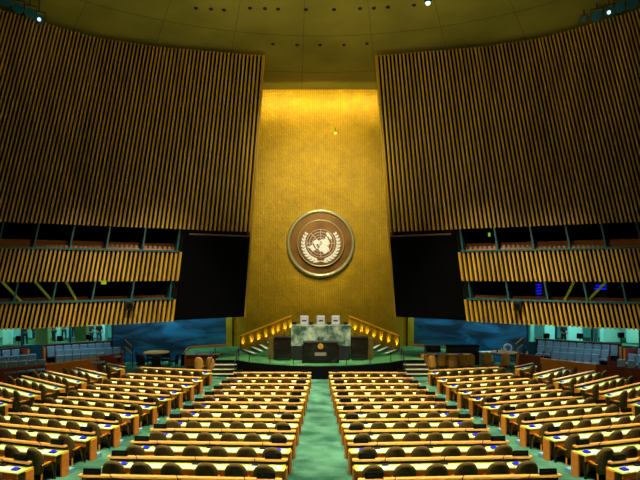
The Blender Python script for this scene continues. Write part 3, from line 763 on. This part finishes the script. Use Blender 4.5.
# rows: (first pixel, last pixel, count, height of the backrest top)
GAL = {-1: [('inner', [((60,355.5),(101,353),6,1.24),((60,350),(117,347.5),8,1.42),((51,346.5),(107.5,343),8,1.60)]),
            ('outer', [((-8,363),(41,360),6,1.24),((-14,358.5),(33,354.5),6,1.42),((-22,353.5),(17,349.5),5,1.60)])],
       1: [('inner', [((595,354.5),(555,352),6,1.24),((604,350.5),(540,345.5),9,1.42),((614,345.5),(541,341),10,1.60)]),
           ('outer', [((652,363),(620,359.5),4,1.24),((662,358.5),(630,354),5,1.42),((662,353.5),(638,349),4,1.60)])]}
for s in (-1,1):
    side = lab_side(s)
    for gname, rows in GAL[s]:
        for ri, (a, b, n, zt) in enumerate(rows):
            p = at(a[0],a[1],zt); q = at(b[0],b[1],zt); zf = zt-.86
            d = (q-p); d.z = 0; L = d.length; d.normalize()
            if s > 0: d = -d                       # always pointing to +x
            nrm = Vector((d.y,-d.x,0))             # towards the hall
            rz = orient(d)
            e0 = p if s < 0 else q; e1 = q if s < 0 else p
            f0 = e0 - d*.35; f1 = e1 + d*.35
            bm = bmesh.new(); prism(bm, [(f0+nrm*.62).xy, (f1+nrm*.62).xy, (f1-nrm*.3).xy, (f0-nrm*.3).xy], 0, zf)
            struct('floor_tier', bm, M_redwood)
            rn = ['front','middle','back'][ri]
            for k in range(n):
                c = e0 + (e1-e0)*k/(n-1)
                lab = 'blue grey armchair, %s from left, %s row, %s group of the %s gallery' % (ORD[k], rn, gname, side)
                loc = (c.x, c.y, zf+.003)
                if seat0 is None: seat0 = make_seat(lab, loc, rz, 'blue grey gallery seats')
                else: dup(seat0, loc, rz, lab, 'blue grey gallery seats')
            if ri == 2:   # wooden screen behind
                t = thing('gallery_screen', 'dark wood screen with orange edge behind the %s seats of the %s gallery' % (gname, side), 'partition', (f0.x,f0.y,0), rz, 'wood screens behind the gallery seats')
                LL = (f1-f0).length
                obj('screen_panel', bx(0,LL,.3,.36,0,1.66), M_black, t)
                obj('cap_rail', bx(-.02,LL,.28,.38,1.66,1.71), mat('dark_cap', (110,64,24), .4), t)
                # return panel with bright edge at the gallery aisle
                xe = (LL if gname == 'outer' else 0.) if s < 0 else (0. if gname == 'outer' else LL)
                obj('end_return', bx(xe-.04,xe+.04,-.5,.36,0,1.6), M_redwood, t)
                obj('edge_strip', bx(xe-.05,xe+.05,-.54,-.5,0,1.62), M_wood, t)
    # parapet in front
    P = [Vector((s*12.0,29.9)), Vector((s*13.9,27.7)), Vector((s*18,24.6))]
    bm = bmesh.new(); wallseg(bm, P[0], P[1], .08, 0, .98)
    w = struct('wall_parapet_'+side, bm, M_wood)
    bm = bmesh.new(); wallseg(bm, P[1], P[2], .08, 0, .98); wallseg(bm, P[0], (s*11.15,31.0), .08, 0, 1.08); wallseg(bm, (s*11.15,31.0), (s*11.6,32.2), .08, 0, 1.08); obj('red_panel', bm, M_redwood, w)
    # lobby behind the glass
    G = [Vector((s*12.6,33.5)), Vector((s*18.1,31.2)), Vector((s*25.5,27.8))]
    bm = bmesh.new()
    for a, b in zip(G, G[1:]): wallseg(bm, a, b, .2, 0, 1.4)
    struct('wall_sill_'+side, bm, M_teal)
    bm = bmesh.new()
    for a, b in zip(G, G[1:]): wallseg(bm, a, b, .03, 1.4, 3.4)
    win = struct('window_%d' % (1 if s < 0 else 2), bm, M_glass)
    bm = bmesh.new()
    for a, b in zip(G, G[1:]): wallseg(bm, a, b, .12, 1.36, 1.44)
    obj('window_sill', bm, M_teal, win)
    tot = 0
    for px in ([112.5,70,22,-30] if s < 0 else [527.5,556,592,640]):
        dr = Vector(((px-320)/F, 1))
        for a, b in zip(G, G[1:]):
            e = b-a; den = dr.x*e.y - dr.y*e.x
            tt = (a.x*e.y - a.y*e.x)/den; qq = dr*tt; k = (qq-a).dot(e)/e.length_squared
            if 0 <= k <= 1:
                obj('mullion', bx(qq.x-.05,qq.x+.05,qq.y-.05,qq.y+.05,1.4,3.4), M_teal, win)
    bm = bmesh.new(); wallseg(bm, (s*34,40.5), (s*12,48.5), .3, 0, 4.4); wallseg(bm, (s*12.6,33.8), (s*12,48.5), .2, 0, 4.4); wallseg(bm, (s*34,40.5), (s*28,26), .2, 0, 4.4)
    struct('wall_lobby_'+side, bm, M_lobbyw)
    bm = bmesh.new(); prism(bm, [(s*12.6,33.6),(s*12,48.5),(s*34,40.5),(s*28,26),(s*25.5,27.9),(s*18.1,31.3)], 4.4, 4.5); struct('ceiling_lobby_'+side, bm, M_back)
    pil = None
    for k, (px, Y, w_) in enumerate(((8,40,.5),(43,39,.9),(59,44,.3),(82,40,.8),(104,43,.4),(-10,36,.4)) if s < 0 else ((531,42,.3),(549,44,.9),(574,43,1.1),(594,35,.22),(610,42,1.3),(634,41,.9))):
        X = (px-320)*Y/F
        o = obj('lobby_pillar', bx(-w_/2,w_/2,-.25,.25,0,4.38-floor_z(X,Y)), M_lobbyp if k % 2 == 0 or s > 0 else mat('green_pillar', (150,160,96), .5), bevel=.02); o.location = (X,Y,floor_z(X,Y)+.01)
        props(o, 'pale square pillar in the lobby behind the %s glass, %s from the outer side' % (side, ORD[k]), 'pillar', 'lobby pillars behind the glass')
    for k, (px, py) in enumerate(((19,338.5),(60,338.5),(89,337)) if s < 0 else ((546.5,336),(580,336),(621,335))):
        Y = 33.4 + (.2 if k == 0 else 0); Y = 34.5; X = (px-320)*Y/F; z = CZ-(py-HY)*Y/F
        t = thing('lobby_monitor', 'black boxy monitor behind the %s glass, %s from the left' % (side, ORD[k]), 'monitor', (X,Y,z), 0, 'black monitors behind the glass')
        obj('housing', bx(-.17,.17,-.1,.1,-.16,.16), M_black, t, bevel=.02)
        obj('stand', tb([(0,0,-.16),(0,0,floor_z(X,Y)-z)], .025, 6), M_black, t)

# people in the lobby
def person(px, Y, top, low, face, label, armup=False):
    X = (px-320)*Y/F; z = floor_z(X,Y)
    t = thing('person', label, 'person', (X,Y,z), face)
    def skin(name, verts, edges, rad, m, root=0):
        me = bpy.data.meshes.new(name); me.from_pydata(verts, edges, []); me.materials.append(m)
        o = bpy.data.objects.new(name, me); C.objects.link(o); o.parent = t
        sk = o.modifiers.new('skin', 'SKIN'); ss = o.modifiers.new('sub', 'SUBSURF'); ss.levels = 2; ss.render_levels = 2
        for i, r in enumerate(rad): me.skin_vertices[0].data[i].radius = (r, r*.85)
        me.skin_vertices[0].data[root].use_root = True
        for p in me.polygons: p.use_smooth = True
        return o
    V = [(0,0,.95),(0,0,1.15),(0,0,1.38),(0,0,1.48),(0,-.01,1.55),(0,-.02,1.68),
         (-.17,0,1.4),(-.24,-.02,1.12),(-.22,-.14,.9),(.17,0,1.4),(.25,-.05,1.14),(.2,-.22,1.25 if armup else .92),
         (-.1,0,.88),(-.12,0,.48),(-.13,.02,.08),(-.13,-.12,.04),(.1,0,.88),(.13,-.03,.48),(.14,.0,.08),(.15,-.14,.04)]
    E = [(0,1),(1,2),(2,3),(3,4),(4,5),(2,6),(6,7),(7,8),(2,9),(9,10),(10,11),(0,12),(12,13),(13,14),(14,15),(0,16),(16,17),(17,18),(18,19)]
    Rr = [.15,.14,.15,.06,.085,.09,.07,.05,.035,.07,.05,.035,.095,.07,.05,.045,.095,.07,.05,.045]
    skin('body', V, E, Rr, M_skin)
    skin('shirt', [V[0],V[1],V[2],V[6],V[7],V[9],V[10]], [(0,1),(1,2),(2,3),(3,4),(2,5),(5,6)], [.175,.165,.175,.09,.065,.09,.065], top)
    skin('trousers', [V[0],V[12],V[13],V[14],V[16],V[17],V[18]], [(0,1),(1,2),(2,3),(0,4),(4,5),(5,6)], [.165,.115,.088,.07,.115,.088,.07], low)
    bm = bmesh.new(); bmesh.ops.create_uvsphere(bm, u_segments=12, v_segments=8, radius=.11, matrix=Matrix.Translation((0,.01,1.71))); obj('hair', bm, M_black, t, smooth=True)
D = mat('dark_clothes', (22,26,30), .8); RD = mat('red_shirt', (150,24,20), .8); G_ = mat('grey_clothes', (50,70,80), .8)
person(25, 40, D, D, .2, 'person in dark clothes standing behind the left glass, nearest the picture edge')
person(33.5, 43, G_, D, 2.0, 'person in grey and dark clothes standing beside the dark figure, left lobby')
person(54, 42, RD, D, -.6, 'person in a red shirt raising an arm behind the left glass', True)
person(64, 43, D, D, .4, 'person in dark clothes just right of the red shirt, left lobby')
person(74, 45, G_, D, 1.0, 'person in grey clothes in the middle of the left lobby')
person(91, 42, D, D, -.2, 'person in dark clothes before a pale pillar, right part of left lobby')
person(99, 42, D, G_, .9, 'person in dark top and grey trousers at the right of left lobby')
person(563.5, 41, D, D, 0, 'person in dark clothes alone behind the right glass')

# ------------------------------------------------------------------ lights
def aim(o, tgt):
    o.rotation_euler = (Vector(tgt)-o.location).to_track_quat('-Z','Y').to_euler()
def spot(loc, tgt, e, col, size=60, blend=.7, soft=.3):
    d = bpy.data.lights.new('hall_spot', 'SPOT'); d.energy = e; d.color = col; d.spot_size = math.radians(size); d.spot_blend = blend; d.shadow_soft_size = soft
    o = bpy.data.objects.new('hall_spot', d); C.objects.link(o); o.location = loc; aim(o, tgt); return o
def area(loc, tgt, e, col, sx, sy, spread=180):
    d = bpy.data.lights.new('hall_area', 'AREA'); d.shape = 'RECTANGLE'; d.size = sx; d.size_y = sy; d.energy = e; d.color = col; d.spread = math.radians(spread)
    o = bpy.data.objects.new('hall_area', d); C.objects.link(o); o.location = loc; aim(o, tgt); return o
W = (1,.93,.72)
# downlights over the seating
for x in (-14,-8,-2.6,2.6,8,14):
    for y in (13,20,27):
        if abs(x) > 10 and y < 20: continue
        spot((x*.6, y-2, 18.0), (x if abs(x) < 10 else x*.82, y+.3 if abs(x) < 10 else y-2.5, 0), (19000 if abs(x) < 4 else 12500) if abs(x) < 10 else 11000, W, 46 if abs(x) < 10 else 40, 1., .35)
for q in (-1,1):
    spot((q*3,20,18.4), (q*7.8,31.8,.4), 4500, W, 20, 1., .3)  # added spot to brighten the stage-side chairs
    # added spots brightening the slatted walls, from the other side of the hall
    for tgt, e in (((q*6,31,6.0), 1900), ((q*10.5,28.5,4.0), 2000), ((q*15,26,4.0), 1800)):
        spot((-q*7, 8, 17.0), tgt, e, (1,.86,.36), 32, 1., .5)
    # scalloping downlights at the head of the blue walls
    for k in range(4):
        t_ = .12 + .24*k; a = Vector((q*(6.25+6.35*t_), 37.05-3.55*t_)); n_ = Vector((-q*.49,-.87))
        b_ = a + n_*.55
        spot((b_.x, b_.y, 4.4), (a.x+n_.x*.1, a.y+n_.y*.1, 1.6), 210, (.35,.8,1), 95, .8, .05)
    area((q*9.4,33.2,4.6), (q*9.6,34.6,2.2), 55, (.3,.75,1), 3.5, .6)  # added soft area light to brighten the blue wall
    # added area lights brightening the gallery seats, hidden behind the lowest slatted band
    area((q*13.6,28.9,3.35), (q*14.0,29.6,1), 55, (.62,.9,1), 5, .5)
    area((q*18.0,27.5,3.35), (q*18.0,28.2,1), 50, (.62,.9,1), 4, .5)
    area((q*18,41,4.3), (q*18,41,0), 420, (.42,.95,1), 5, 3); area((q*25,38,4.3), (q*25,38,0), 360, (.5,1,.82), 5, 3)
# gold wall
area((0,35.4,17.6), (0,37.4,15.2), 230, (1,.86,.3), 9, .3)
spot((0,18,18.6), (0,36.9,9.5), 9500, (1,.94,.5), 40, 1., .3)
spot((0,27,18.0), (0,36.9,7.5), 4600, (1,.92,.74), 21, 1., .1)
spot((0,12,18.6), (0,31.2,2.2), 9000, (1,.97,.86), 17, .8, .2)  # added front spot brightening the rostrum chairs and marble desk
spot((0,27,17.0), (0,33,1.0), 1900, (1,1,.8), 60, .9, .3)
# added mid-air area light standing in for bounce onto the ceiling
area((0,20,11), (0,24,20), 800, (1,.93,.45), 8, 8, 170)

w = bpy.data.worlds.new('world'); bpy.context.scene.world = w; w.use_nodes = True
w.node_tree.nodes['Background'].inputs[0].default_value = (.02,.02,.018,1); w.node_tree.nodes['Background'].inputs[1].default_value = .3

# ------------------------------------------------------------------ camera
cd = bpy.data.cameras.new('camera'); cam = bpy.data.objects.new('camera', cd); C.objects.link(cam)
cd.sensor_width = 36; cd.lens = F*36/640; cd.shift_y = (HY-240)/640; cd.clip_end = 200
cam.location = (0,0,CZ); cam.rotation_euler = (PI/2,0,0)
sc = bpy.context.scene; sc.camera = cam
sc.view_settings.view_transform = 'Standard'; sc.view_settings.look = 'None'; sc.view_settings.gamma = 1; sc.view_settings.use_curve_mapping = False
sc.view_settings.exposure = 0.0
